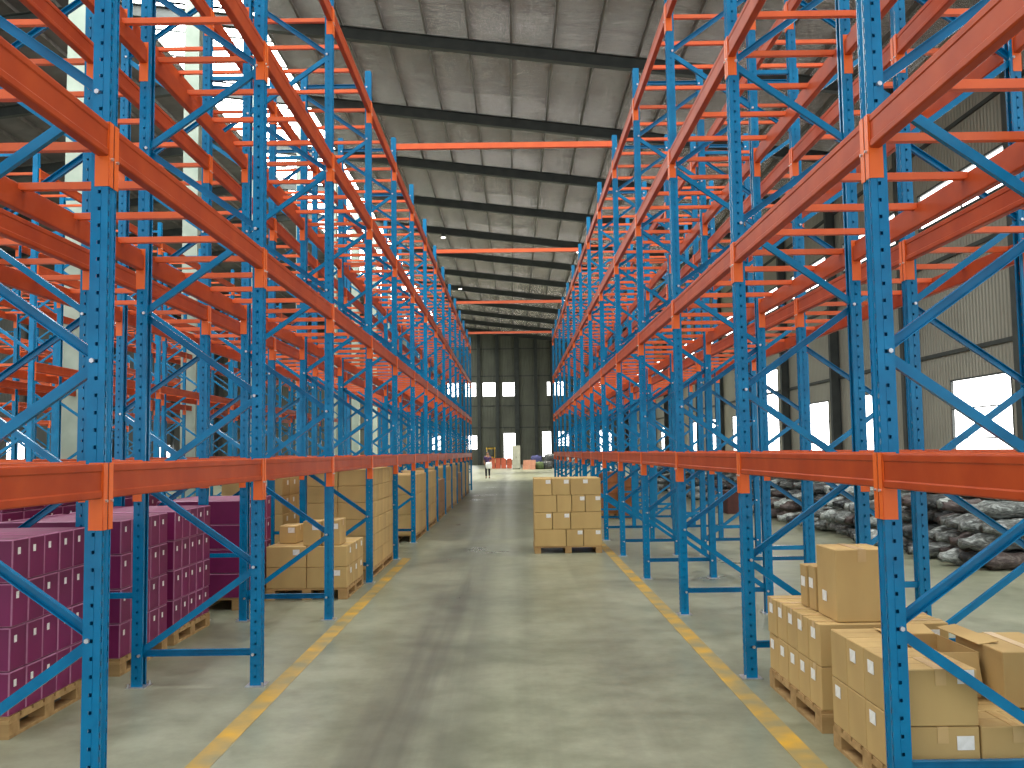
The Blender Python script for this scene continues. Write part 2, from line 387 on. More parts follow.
# beam profile (a = across, towards the rack inside is +; b = up): stepped top for the support bars
BPROF = [(.008, -BH), (BT-.008, -BH), (BT-.002, -BH+.002), (BT, -BH+.008), (BT, -.042), (.03, -.042), (.03, -.004), (.026, 0), (.007, 0), (.002, -.002), (0, -.007), (0, -.03), (.004, -.036), (.004, -BH+.036), (-.001, -BH+.03), (-.001, -BH+.007), (.002, -BH+.002)]
Lb = BAYL-PW-.008
def beam_mb(conn, both=True):
    m = MB(); ya, yb = PW/2+.004, BAYL-PW/2-.004
    m.prism([(-a, b) for a, b in BPROF], (0, yb, 0), (0, ya, 0), (0, 0, 1), ORANGE)
    if conn:
        for y, s in ((ya, -1), (yb, 1)): conn_mb(m, y, s)
    return m
def conn_mb(m, y, s):
    t = .004
    m.box((-.006, min(y, y+s*t), -.285), (.058, max(y, y+s*t), .005), CONN)
    y2 = y+s*.042
    m.box((-.006, min(y, y2), -.285), (-.002, max(y, y2), .005), CONN)
    m.cyl((-.006, y+s*.022, -BH-.01), (-.016, y+s*.022, -BH-.01), .007, 6, STEEL)
def fm(mb, n):
    me = mb.mesh(n); fix_normals(me); return me
BEAM_FULL, BEAM_BARE = fm(beam_mb(True), 'beam'), fm(beam_mb(False), 'beam_bare')
cm = []
for y, s in ((PW/2+.004, -1), (BAYL-PW/2-.004, 1)):
    q = MB(); conn_mb(q, y, s); cm.append(q.mesh('connector'))
def bar_into(m, y, z=0, hw=.02):
    m.box((.031, y-hw, z-.04), (FW-.031, y+hw, z-.001), BAR)
q = MB(); bar_into(q, 0); BARM = q.mesh('support_bar')
BARY = [.215+.644*k for k in range(4)]

def rack(label, x_face, sgn, n0, n1, mirror=False, near=True, hi=6, ymul=4.15, spacer=False, indiv_frames=8, group='orange and blue pallet racks', has_front_cut=None):
    """x_face = X of the closed post face nearest the camera aisle; the rack runs away from it in direction sgn.
    frames n0..n1 (frame 1 stands at ymul)."""
    root = empty('pallet_rack', (x_face, 0, 0), label=label, category='pallet rack', group=group)
    root.scale = (sgn, 1, 1)
    nb = 0; nbar = 0; stuffb = MB(); stuffbars = MB()
    for n in range(n0, n1+1):
        y = ymul+(n-1)*BAYL; fidx = n-n0
        fr = empty('upright_frame', (0, y, 0), parent=root)
        det = 1 if (near and n <= hi) else 0
        A, Sx = (P_S, P_A) if mirror else (P_A, P_S)
        put('upright_post', A[det], fr); o = put('upright_post', Sx[det], fr, (FW, 0, 0)); o.scale = (-1, 1, 1)
        if n <= 6 and near:
            put('base_plate', BASEPLATE, fr); o = put('base_plate', BASEPLATE, fr, (FW, 0, 0)); o.scale = (-1, 1, 1)
        if near and fidx < indiv_frames:
            for nm, me in BR:
                o = put(nm, me, fr)
                if mirror: o.scale = (-1, 1, 1); o.location = (FW, 0, 0)
        else:
            o = put('diagonal_bracing', BR_ALL, fr, kind='stuff')
            if mirror: o.scale = (-1, 1, 1); o.location = (FW, 0, 0)
        if spacer and n <= 9:
            for z in (.63, 5.4):
                q = SPACER; put('row_spacer', q, fr, (FW, 0, z))
        if n == n1: continue
        for z in LV:
            for side in (0, 1):
                if nb < 96:
                    bare = near and n < n0+5
                    o = put('load_beam', BEAM_BARE if bare else BEAM_FULL, root, (0 if side == 0 else FW, y, z))
                    if side: o.scale = (-1, 1, 1)
                    if bare:
                        for c in cm: put('beam_connector', c, o)
                    nb += 1
                else:
                    src = BEAM_FULL; off = len(stuffb.v)
                    for v in src.vertices:
                        x = v.co.x if side == 0 else FW-v.co.x
                        stuffb.v.append((x, y+v.co.y, z+v.co.z))
                    for p in src.polygons:
                        idx = [off+i for i in p.vertices]
                        if side: idx.reverse()
                        stuffb.f.append(tuple(idx)); stuffb.m.append(stuffb.mi(src.materials[p.material_index]))
            for by in BARY:
                if near and nbar < 96:
                    put('support_bar', BARM, root, (0, y+by, z)); nbar += 1
                else: bar_into(stuffbars, y+by, z)
    if stuffb.v: put('load_beam', stuffb.mesh('beams_rest'), root, kind='stuff')
    if stuffbars.v: put('support_bar', stuffbars.mesh('bars_rest'), root, kind='stuff')
    return root
GAP = .39-.06
q = MB(); q.box((.0, -.02, -.02), (GAP, .02, .02), BLUE); SPACER = q.mesh('row_spacer')
XL, XRr = -1.775, 1.603       # aisle faces of the posts
rack('orange and blue pallet rack lining the left edge of the centre aisle', XL, -1, 0, 15, spacer=True, ymul=4.133)
rack('empty orange and blue pallet rack lining the right edge of the centre aisle', XRr, 1, 0, 14, spacer=True, ymul=4.165)
rack('pallet rack back to back behind the left aisle rack, over the purple cartons', XL-FW-GAP, -1, 0, 15, mirror=True, ymul=4.133)
rack('pallet rack back to back behind the right aisle rack, facing the wrapped rolls', XRr+FW+GAP, 1, 0, 14, mirror=True, ymul=4.165)
XC = XL-2*FW-GAP-3.45
rack('first pallet rack beyond the purple cartons, in front of the pale columns', XC, -1, 5, 15, near=False, ymul=4.133)
rack('pallet rack standing directly behind the row of pale green columns', XC-FW-1.25, -1, 6, 15, near=False, mirror=True, ymul=4.133)
rack('distant pallet rack one aisle past the pale green columns', XC-2*FW-1.25-2.6, -1, 9, 15, near=False, ymul=4.133)
rack('farthest pallet rack, dimly seen towards the dark left wall', XC-3*FW-1.25-2.6-4.6, -1, 12, 17, near=False, ymul=4.133)
# orange tie beams over the aisle, bolted between post tops
m = MB(); Wt = XRr-XL-.0
m.prism([(-.035, -.042), (.035, -.042), (.035, .042), (.03, .042), (.03, -.036), (-.03, -.036), (-.03, .042), (-.035, .042)], (XL+.005, 0, 0), (XRr-.005, 0, 0), (0, 0, 1), BAR)
TIE = fm(m, 'tie')
for n, lab in ((5, 'nearest orange tie beam crossing high over the aisle'), (8, 'second orange tie beam crossing high over the aisle'),
               (11, 'third orange tie beam crossing high over the aisle'), (14, 'last orange tie beam at the far rack end over the aisle')):
    put('tie_beam', TIE, None, (0, 4.15+(n-1)*BAYL, 6.38), label=lab, category='tie beam', group='orange tie beams over the aisle')

#GOODS
# ---------------------------------------------------------------- cartons and pallets
ORD = ['first', 'second', 'third', 'fourth', 'fifth', 'sixth', 'seventh', 'eighth', 'ninth', 'tenth', 'eleventh', 'twelfth', 'thirteenth', 'fourteenth', 'fifteenth', 'sixteenth']
CART = {}
def carton_mesh(wx, wy, h, mat):
    """origin at the bottom centre; bevelled box with a seam over the top flaps"""
    key = (round(wx, 3), round(wy, 3), round(h, 3), mat.name)
    if key in CART: return CART[key]
    pur = mat is PURPLE; edge = PEDGE if pur else mat
    bm = bmesh.new(); bmesh.ops.create_cube(bm, size=1, matrix=Matrix.Translation((0, 0, h/2)) @ Matrix.Diagonal((wx-.004, wy-.004, h-.002, 1)))
    r = bmesh.ops.bevel(bm, geom=bm.edges[:], offset=.007 if pur else .004, segments=1, affect='EDGES')
    big = sorted(bm.faces, key=lambda f: -f.calc_area())[:6]
    for f in bm.faces: f.material_index = 0 if f in big else 1
    me = bpy.data.meshes.new('carton'); 
    # seam across the top between the flaps
    mat_idx = 2; lx = wx > wy
    a = (wx/2-.01, .0015) if lx else (.0015, wy/2-.01)
    for z in (h-.0005,):
        vs = [bm.verts.new((x, y, z)) for x, y in ((-a[0], -a[1]), (a[0], -a[1]), (a[0], a[1]), (-a[0], a[1]))]
        bm.faces.new(vs).material_index = mat_idx
    bm.to_mesh(me); bm.free()
    for q in (mat, edge, KSEAM): me.materials.append(q)
    CART[key] = me; return me
TAPES = {}
def tape_mesh(wx, wy, h, ax):
    key = (round(wx, 3), round(wy, 3), round(h, 3), ax)
    if key in TAPES: return TAPES[key]
    m = MB(); t = .0012; w_ = .024; d = min(.07, h*.3)
    if ax == 'x':
        m.box((-wx/2, -w_, h), (wx/2, w_, h+t), TAPE); m.box((-wx/2-t, -w_, h-d), (-wx/2+.001, w_, h+t), TAPE); m.box((wx/2-.001, -w_, h-d), (wx/2+t, w_, h+t), TAPE)
    else:
        m.box((-w_, -wy/2, h), (w_, wy/2, h+t), TAPE); m.box((-w_, -wy/2-t, h-d), (w_, -wy/2+.001, h+t), TAPE); m.box((-w_, wy/2-.001, h-d), (w_, wy/2+t, h+t), TAPE)
    TAPES[key] = m.mesh('tape'); return TAPES[key]
def tag_mesh(w_, h):
    m = MB(); m.box((-.0008, -w_/2, -h/2), (.0008, w_/2, h/2), TAG); return m.mesh('tag')
TAGM = tag_mesh(.075, .06); TAGS = tag_mesh(.03, .04)
def carton(x0, x1, y0, y1, z, h, mat, label, group, tags=(), tape=None, rz=0, cat='carton'):
    wx, wy = x1-x0, y1-y0
    if mat is PURPLE: cat = 'box'
    o = put(cat, carton_mesh(wx, wy, h, mat), None, ((x0+x1)/2, (y0+y1)/2, z), (0, 0, rz), label=label, category=cat, group=group)
    if tape: put('packing_tape', tape_mesh(wx, wy, h, tape), o)
    for face, u, v in tags:
        small = mat is PURPLE; me = TAGS if small else TAGM
        if face == 'L': t = put('shipping_label', me, o, (-wx/2-.0005, u*wy, v*h))
        elif face == 'R': t = put('shipping_label', me, o, (wx/2+.0005, u*wy, v*h))
        else: t = put('shipping_label', me, o, (u*wx, -wy/2-.0005, v*h), (0, 0, math.pi/2))
    return o
def pallet(x0, x1, y0, y1, label, ht=.125):
    root = empty('wooden_pallet', ((x0+x1)/2, (y0+y1)/2, 0), label=label, category='pallet', group='wooden pallets under the goods')
    wx, wy = x1-x0, y1-y0
    m = MB(); n = 7
    for i in range(n):
        y = -wy/2+wy*i/n+.01; m.box((-wx/2, y, ht-.02), (wx/2, y+wy/n-.025, ht), WOOD)
    for x in (-wx/2, -.05, wx/2-.1): m.box((x, -wy/2, ht-.04), (x+.1, wy/2, ht-.02), WOOD)
    put('deck', m.mesh('deck'), root)
    m = MB()
    for x in (-wx/2, -.05, wx/2-.1): m.box((x, -wy/2, 0), (x+.1, wy/2, .018), WOOD)
    put('bottom_runners', m.mesh('runners'), root, kind='stuff')
    m = MB(); m.box((-.05, -.06, .018), (.05, .06, ht-.04), WOOD); bl = m.mesh('block')
    for x in (-wx/2+.05, 0, wx/2-.05):
        for y in (-wy/2+.06, 0, wy/2-.06): put('block', bl, root, (x, y, 0))
    return root
def layer_word(k, n): return 'top' if k == n-1 else ('bottom' if k == 0 else ORD[k])
def stack(what, colour, xf, sgn, y0, cols, rows, files, by, bh, bd, mat, group, gap=.004, tag=True, ht=.125, skip=None, pal=True, tape=None, jit=.004, tag_at=(.12, .72)):
    """xf: X of the aisle-side face; goods reach away from the aisle by sgn. what: the pallet named in the labels"""
    xa, xb = sorted((xf, xf+sgn*files*bd)); ya, yb = y0, y0+cols*by
    if pal: pallet(xa, xb, ya, yb, 'wooden pallet under %s' % what, ht)
    z0 = ht if pal else 0
    for k in range(rows):
        for c in range(cols):
            for f in range(files):
                if skip and skip(k, c, f): continue
                a, b = sorted((xf+sgn*f*bd, xf+sgn*(f+1)*bd)); j = R.uniform(-jit, jit)
                lab = '%s %s, %s layer, %s back%s, %s' % (colour, 'box' if mat is PURPLE else 'carton', layer_word(k, rows), ORD[c], '' if files == 1 else (', aisle side' if f == 0 else ', rear side'), what)
                tg = []
                if tag and f == 0: tg = [('R' if sgn < 0 else 'L', R.uniform(-.1, .1)+(tag_at[0] if mat is not PURPLE else -.1), tag_at[1])]
                if tag and c == 0 and mat is not PURPLE and (k*7+f*3) % 2 == 0: tg.append(('F', .25, .72))
                carton(a+j+gap/2, b+j-gap/2, ya+c*by+gap/2, ya+(c+1)*by-gap/2, z0+k*bh, bh-.002, mat, lab, group, tg, tape if k == rows-1 or c == 0 else None)
GP = 'purple cartons under the left racks'
stack('nearest purple stack', 'purple', -2.9, -1, 5.5, 5, 4, 1, .19, .252, .92, PURPLE, GP)
stack('purple stack behind the second left post', 'purple', -2.9, -1, 7.02, 5, 4, 1, .19, .252, .92, PURPLE, GP)
stack('purple stack just before the third left frame', 'purple', -2.9, -1, 8.12, 5, 4, 1, .19, .252, .92, PURPLE, GP)
stack('purple stack past the third left frame', 'purple', -2.84, -1, 9.9, 6, 4, 1, .2, .252, .9, PURPLE, GP)
stack('tall rear purple stack', 'purple', -4.1, -1, 7.6, 4, 5, 1, .34, .26, .7, PURPLE, GP)
stack('tall rear purple stack farther in', 'purple', -4.1, -1, 9.4, 4, 5, 1, .4, .26, .7, PURPLE, GP)
GB = 'brown cartons on pallets under the left racks'
stack('low brown stack by the left third frame', 'brown', -1.86, -1, 10.55, 3, 2, 2, .38, .23, .45, KRAFT, GB, tape='x')
for i, (x0, x1, y0, y1, h) in enumerate(((-2.36, -2.16, 10.6, 10.9, .27), (-2.15, -1.95, 10.62, 11.0, .28), (-2.7, -2.5, 10.9, 11.3, .2))):
    carton(x0, x1, y0, y1, .126+.46, h, KRAFT, ['brown carton standing on the low brown stack, middle one of three', 'brown carton on the low brown stack, next to the fourth left post', 'small flat brown carton lying at the rear of the low brown stack'][i], GB, [('F', .2, .75)], 'x')
stack('tall brown stack by the left fourth post', 'brown', -1.83, -1, 12.15, 6, 6, 2, .36, .213, .43, KRAFT, GB, skip=lambda k, c, f: f == 1 and c > 0, tag=False)
stack('brown stack back under the rear left rack', 'brown', -3.0, -1, 12.3, 4, 5, 1, .4, .235, .8, KRAFT, GB)
stack('low brown stack past the left fifth post', 'brown', -2.0, -1, 14.9, 3, 3, 1, .5, .25, .7, KRAFT2, GB)
far = [(17.2, 4, 1), (19.8, 4, 2), (22.4, 3, 3), (24.95, 4, 4), (27.5, 4, 5), (30.1, 3, 6), (32.7, 4, 7), (35.3, 4, 8)]
for y0, rows, i in far:
    stack('%s of the far left brown stacks' % ORD[i-1], 'brown', -1.8, -1, y0, 3, 3, 1, .74, .09*rows, .78, KRAFT if i % 3 else KRAFT2, GB, tag=False)
GR = 'brown cartons by the right rack posts'
stack('brown stack before the second right post', 'brown', 1.71, 1, 5.42, 5, 2, 2, .217, .24, .37, KRAFT, GR, tape='x', skip=None)
zt = .125+2*.24
carton(1.83, 2.14, 5.46, 5.8, zt, .41, KRAFT, 'large brown carton standing on top of the stack behind the right first post', GR, [('L', .1, .3)], 'y')
carton(1.83, 2.14, 5.84, 5.97, zt, .27, KRAFT, 'narrow brown carton squeezed against the back of the large top carton', GR, [('L', .1, .6)], None)
carton(1.82, 2.13, 5.98, 6.11, zt, .26, KRAFT, 'narrow brown carton at the far end of the top row on right pallet', GR, [('L', 0, .6)], None)
# the nearest pallet: lower layer three files, upper layer partly taken
pallet(1.70, 2.685, 4.23, 5.2, 'wooden pallet under the nearest right stack of brown cartons')
for f in range(3):
    for c in range(4):
        a = 1.70+f*.33
        carton(a, a+.326, 4.232+c*.242, 4.232+(c+1)*.242-.003, .125, .247, KRAFT, 'brown carton, bottom layer of nearest right pallet, %s back, %s file from aisle' % (ORD[c], ORD[f]), GR,
               ([('F', .3, .72)] if c == 0 and f == 0 else []) + ([('L', .1, .75)] if f == 0 and c in (1, 3) else []), 'y' if c == 0 else None)
for c in range(4):
    carton(1.70, 2.026, 4.232+c*.242, 4.232+(c+1)*.242-.003, .374, .247, KRAFT, 'brown carton in the upper layer of nearest right pallet, %s back from the post' % ORD[c], GR,
           ([('F', .34, .86)] if c == 0 else []) + ([('L', .1, .7)] if c in (1, 2) else []), 'y' if c == 0 else None)
carton(2.275, 2.61, 4.5, 4.98, .374, .26, KRAFT, 'brown carton with a wide tape strip on the outer edge of the nearest right pallet', GR, [], 'y')
def open_carton():
    W, D, H = .225, .46, .22
    m = MB(); t = .005
    m.box((-W/2, -D/2, 0), (W/2, D/2, t), KRAFT2)
    m.box((-W/2, -D/2, t), (-W/2+t, D/2, H), KRAFT); m.box((W/2-t, -D/2, t), (W/2, D/2, H), KRAFT)
    m.box((-W/2+t, -D/2, t), (W/2-t, -D/2+t, H), KRAFT); m.box((-W/2+t, D/2-t, t), (W/2-t, D/2, H), KRAFT)
    root = put('carton', m.mesh('open_carton'), None, (2.145, 4.92, .374), (0, 0, 0), label='brown carton with its top flaps standing open on the nearest right pallet', category='carton', group=GR)
    def flap(w_, d_, loc, rot):
        q = MB(); q.box((0, -d_/2, 0), (w_, d_/2, .004), KRAFT); put('flap', q.mesh('flap'), root, loc, rot)
    flap(.12, D, (-W/2, 0, H), (0, math.radians(-18), math.pi)); flap(.1, D, (W/2, 0, H+.035), (0, math.radians(-8), 0))
    flap(.15, W-.02, (0, -D/2, H), (0, math.radians(74), -math.pi/2)); flap(.15, W-.02, (0, D/2, H), (0, math.radians(-10), math.pi/2))
open_carton()
# the free-standing pallet in the aisle
GA = 'brown cartons on the pallet in the aisle'
AX, AW, AY = .31, 1.06, 14.95
pallet(AX, AX+AW, AY, AY+1.0, 'wooden pallet standing in the aisle by the right lane line', .11)
rowsA = [((0, .47, 0), (.47, .73, 1), (.73, 1, 1)), ((0, .27, 1), (.27, .54, 1), (.54, 1, 0)), ((0, .34, 0), (.34, .56, 0), (.56, .76, 1), (.76, 1, 1)), ((0, .27, 1), (.27, .54, 1), (.54, 1, 1))]
for k, row in enumerate(rowsA):
    for i, (a, b, tg) in enumerate(row):
        carton(AX+a*AW+.003, AX+b*AW-.003, AY+.01, AY+.49, .11+k*.266, .263, KRAFT, 'brown carton on the aisle pallet, %s layer, %s along its front' % (layer_word(k, 4), ORD[i]), GA, [('F', .3 if b-a < .4 else 0, .8)] if tg else [], None)
    for i, (a, b) in enumerate(((0, .5), (.5, 1))):
        carton(AX+a*AW+.003, AX+b*AW-.003, AY+.5, AY+.98, .11+k*.266, .263, KRAFT, 'brown carton at the rear of the aisle pallet, %s layer, %s side' % (layer_word(k, 4), ('open aisle', 'rack')[i]), GA, [], None)
stack('orange stack under the right far rack', 'orange brown', 2.1, 1, 22.3, 3, 4, 1, .4, .24, .38, ORCART, 'orange brown cartons under the right rack', tag=False)
for i in range(2):
    for k in range(4):
        carton(2.52, 2.86, 22.32+i*.5, 22.8+i*.5, k*.24, .238, ORCART, 'orange brown carton stacked on the floor past the orange stack, %s layer, %s back' % (layer_word(k, 4), ORD[i]), 'orange brown cartons under the right rack', [], None)
carton(5.25, 5.62, 23.4, 24.1, 0, .55, DRED, 'dark reddish box lying alone on the floor beyond the right racks', 'loose boxes beyond the right racks', [], None)
# ---------------------------------------------------------------- wrapped rolls along the right wall
def plastic(name, c1, c2, c3):
    t = NT(name); co = t.coords((2.5, 6, 6))
    n1 = t.n('ShaderNodeTexNoise', Scale=2.6, Detail=7, Roughness=.7, Distortion=1.2); t.l(co, n1.inputs['Vector'])
    t.l(t.ramp(n1.outputs[0], [(.38, c1), (.52, c2), (.66, c3)]), t.p.inputs['Base Color'])
    b = t.n('ShaderNodeBump', Strength=1, Distance=.03); t.l(n1.outputs[0], b.inputs['Height']); t.l(b.outputs[0], t.p.inputs['Normal'])
    t.p.inputs['Roughness'].default_value = .28; return t.m
PL = [plastic('black_wrapped_plastic', srgb(26, 28, 28), srgb(56, 58, 58), srgb(130, 136, 134)), plastic('grey_wrapped_plastic', srgb(56, 60, 58), srgb(112, 116, 112), srgb(186, 192, 188)),
      plastic('clear_wrapped_plastic', srgb(90, 96, 92), srgb(168, 176, 170), srgb(226, 232, 228)), plastic('brown_grey_wrapped_plastic', srgb(52, 40, 38), srgb(86, 74, 70), srgb(128, 118, 110))]
def roll_mesh(seed, mat):
    rr = random.Random(seed); bm = bmesh.new(); rings, seg, L = 34, 14, 3.1; V = []
    prof = rr.uniform(.108, .122)
    for i in range(rings+1):
        u = i/rings; x = (u-.5)*L; env = 1 if .03 < u < .97 else .55
        wob = rr.uniform(.86, 1.12); cy, cz = rr.uniform(-.012, .012), rr.uniform(-.012, .012)
        V.append([bm.verts.new((x+rr.uniform(-.03, .03), cy+math.cos(2*math.pi*s/seg)*prof*env*wob*rr.uniform(.93, 1.07), cz+math.sin(2*math.pi*s/seg)*prof*env*wob*rr.uniform(.93, 1.07))) for s in range(seg)])
    for i in range(rings):
        for s in range(seg): bm.faces.new((V[i][s], V[i][(s+1) % seg], V[i+1][(s+1) % seg], V[i+1][s]))
    bm.faces.new(V[0][::-1]); bm.faces.new(V[-1])
    for f in bm.faces: f.smooth = True
    me = bpy.data.meshes.new('roll'); bm.to_mesh(me); bm.free(); fix_normals(me); me.materials.append(mat); return me
def ORDN(j):
    n = j+1; return '%d%s' % (n, 'th' if 10 < n % 100 < 14 else {1: 'st', 2: 'nd', 3: 'rd'}.get(n % 10, 'th'))
RM = [(roll_mesh(i, PL[i % 4]), ('black', 'grey', 'clear grey', 'brown grey')[i % 4]) for i in range(12)]
rest = MB(); cnt = 0
LAYN = ('bottom', 'second', 'third', 'fourth', 'top')
for j in range(132):
    y = 12.3+j*.262
    if 24.2 < y < 25: continue
    for k in range(5):
        if k == 4 and (j*5) % 7 < 3: continue
        x = 7.4+k*.13+R.uniform(-.3, .3); z = .118+k*.212
        yy = y+(k % 2)*.131+R.uniform(-.012, .012); me, colr = RM[R.choice([0, 1, 4, 5, 8, 9, 3, 2, 6, 10, 1, 7, 2, 6])]
        rot = (R.uniform(0, 6.28), R.uniform(-.006, .006), R.uniform(-.03, .03))
        if cnt < 295:
            side = 'before' if y < 24.5 else 'past'
            put('wrapped_roll', me, None, (x, yy, z), rot, label='%s plastic-wrapped roll, %s layer, %s from the near end of the pile' % (colr, LAYN[k], ORDN(j)),
                category='roll', group='plastic-wrapped rolls piled along the right wall'); cnt += 1
        else:
            Mx = Matrix.Translation((x, yy, z)) @ Euler(rot).to_matrix().to_4x4(); off = len(rest.v)
            rest.v += [tuple(Mx @ v.co) for v in me.vertices]; mi = rest.mi(me.materials[0])
            for p in me.polygons: rest.f.append(tuple(off+i for i in p.vertices)); rest.m.append(mi)
o = put('wrapped_rolls', rest.mesh('rolls_rest'), kind='stuff', label='plastic-wrapped rolls in the farthest stretch of the pile by the wall', category='rolls')
for p in o.data.polygons: p.use_smooth = True
# ---------------------------------------------------------------- far end of the hall
RED = noise_mat('red_orange_crate', srgb(196, 92, 66), srgb(214, 112, 80), 3, .6, objvar=.1)
CREAM = noise_mat('cream_metal', srgb(150, 152, 138), srgb(164, 166, 150), 3, .5)
YMACH = noise_mat('yellow_machine_paint', srgb(236, 190, 60), srgb(244, 204, 80), 3, .4)
RUB = noise_mat('black_rubber', srgb(24, 24, 24), srgb(34, 34, 34), 3, .8)
q = MB(); q.box((-.27, -.3, 0), (.27, .3, .04), RED)
for a, b in (((-.27, -.3, .04), (-.24, .3, .55)), ((.24, -.3, .04), (.27, .3, .55)), ((-.24, -.3, .04), (.24, -.27, .55)), ((-.24, .27, .04), (.24, .3, .55)), ((-.29, -.32, .5), (.29, -.3, .56)), ((-.29, .3, .5), (.29, .32, .56))): q.box(a, b, RED)
CR = q.mesh('crate')
for i in range(4):
    for k in range(2): put('crate', CR, None, (-2.08+i*.55, 92, k*.504), label='red orange plastic crate at the hall end, %s tier, %s towards the white cabinet' % (('lower', 'upper')[k], ORD[i]), category='crate', group='red orange crates at the hall end').scale = (.885, .885, .885)
cb = empty('cabinet', (.23, 87, 0), label='tall cream metal cabinet by the bright doorway at the hall end', category='cabinet'); cb.scale = (.83, .83, .83)
q = MB(); q.box((-.45, -.3, .06), (.45, .3, 2.6), CREAM); q.box((-.42, -.27, 0), (.42, .27, .06), RUB); put('body', q.mesh('body'), cb)
for s in (-1, 1):
    q = MB(); q.box((min(s*.01, s*.44), -.325, .1), (max(s*.01, s*.44), -.3, 2.56), CREAM); d = put('door', q.mesh('door'), cb)
    q = MB(); q.box((s*.05-.012, -.36, 1.2), (s*.05+.012, -.325, 1.4), RUB); put('handle', q.mesh('handle'), d)
fk = empty('forklift', (-2.35, 96.5, 0), label='yellow forklift parked behind the crates at the hall end', category='forklift'); fk.scale = (.9, .9, .9)
q = MB(); q.box((-.5, 0, .2), (.5, 1.7, .95), YMACH); q.box((-.45, 1.1, .95), (.45, 1.7, 1.25), YMACH); put('body', q.mesh('body'), fk)
q = MB()
for x in (-.48, .42):
    q.box((x, .1, .95), (x+.06, .16, 2.1), YMACH); q.box((x, 1.5, 1.2), (x+.06, 1.56, 2.1), YMACH)
q.box((-.52, .0, 2.1), (.52, 1.65, 2.3), YMACH); put('overhead_guard', q.mesh('guard'), fk)
q = MB()
for x in (-.35, .27): q.box((x, -.25, .08), (x+.08, -.12, 2.35), RUB)
for z in (.4, 1.3, 2.28): q.box((-.35, -.22, z), (.35, -.15, z+.08), RUB)
put('mast', q.mesh('mast'), fk)
for x in (-.3, .18):
    q = MB(); q.box((x, -1.3, .06), (x+.12, -.25, .11), RUB); put('fork', q.mesh('fork'), fk)
for x in (-.52, .36):
    for y in (.25, 1.4):
        q = MB(); q.cyl((x, y, .27), (x+.16, y, .27), .27, 20, RUB); put('wheel', q.mesh('wheel'), fk)
def blob_mesh(seed, sx, sy, sz, mat):
    rr = random.Random(seed); bm = bmesh.new(); bmesh.ops.create_icosphere(bm, subdivisions=3, radius=1)
    for v in bm.verts:
        c = v.co; n = max(abs(c.x), abs(c.y), abs(c.z)); c = c/(n**.6)
        k = 1+.06*math.sin(7*c.x+seed)+.05*math.sin(9*c.y+2*seed)+.04*math.sin(11*c.z)
        v.co = Vector((c.x*sx*k, c.y*sy*k, max(-sz*.8, c.z*sz*k)+sz*.8))
    for f in bm.faces: f.smooth = True
    me = bpy.data.meshes.new('bale'); bm.to_mesh(me); bm.free(); me.materials.append(mat); return me
DGREEN = noise_mat('dark_green_cloth', srgb(58, 74, 44), srgb(84, 100, 60), 3, .8)
NAVY = noise_mat('dark_blue_cloth', srgb(40, 44, 84), srgb(58, 62, 104), 3, .8)
for i, (x, y, z, sx, sz, mt, lab) in enumerate(((3.0, 86, 0, .55, .42, PL[0], 'black wrapped bale on the floor past the right rack end'), (4.15, 86.3, 0, .6, .45, PL[3], 'brown grey wrapped bale beside the black ones at the hall end'),
        (3.5, 87, .62, .75, .42, PL[0], 'long black wrapped bale lying on top of the bales at the hall end'), (5.4, 86.5, 0, .6, .6, PL[1], 'grey wrapped bale at the outer end of the bale group'),
        (2.1, 87.8, 0, .5, .7, NAVY, 'dark blue wrapped bale standing behind the pinkish boxes'), (2.3, 85.6, 0, .38, .38, DGREEN, 'dark green sack leaning by the pinkish boxes'))):
    put('bale', blob_mesh(i+3, sx, .5, sz, mt), None, (x, y, z), label=lab, category='bale', group='wrapped bales at the hall end')
PINK = noise_mat('pinkish_box', srgb(190, 132, 108), srgb(206, 148, 122), 3, .75)
for i, (x, k) in enumerate(((.8, 0), (1.38, 0), (.85, 1), (1.4, 1))):
    carton(x, x+.55, 84.6, 85.2, k*.42, .415, PINK, 'pinkish box by the bales at the hall end, %s layer, %s' % (('bottom', 'top')[k], ('nearer the aisle', 'nearer the bales')[i % 2]), 'pinkish boxes at the hall end')
LAMPW = emit_mat('fill_lamp_disc', (1, .95, .85, 1), 6)
for i, (x, y) in enumerate(((-4.5, 62), (4.5, 62), (-4.5, 82), (4.5, 82))):  # lamps added only to brighten the far floor
    zr = roof_z(x)-.9
    lp = empty('added_fill_lamp', (x, y, zr), label='added fill lamp hanging under the roof, %s the aisle, %s row beyond the racks' % (('left of', 'right of')[i % 2], ORD[i//2]), category='lamp', group='added fill lamps near the hall end')
    q = MB(); q.cyl((0, 0, 0), (0, 0, .3), .19, 20, DARKSTEEL, .08); put('fill_lamp_shade', q.mesh('shade'), lp)
    q = MB(); q.cyl((0, 0, -.02), (0, 0, -.001), .15, 20, LAMPW); put('diffuser', q.mesh('disc'), lp)
    q = MB(); q.cyl((0, 0, .3), (0, 0, .68), .012, 6, DARKSTEEL); put('hanger', q.mesh('hanger'), lp)
    l = bpy.data.lights.new('fill_light', 'SPOT'); l.energy = FAR_FILL; l.spot_size = math.radians(80); l.spot_blend = .6; l.color = (1, .93, .82); l.shadow_soft_size = .3
    lo = bpy.data.objects.new('fill_light', l); COL.objects.link(lo); lo.location = (0, 0, -.08); lo.parent = lp
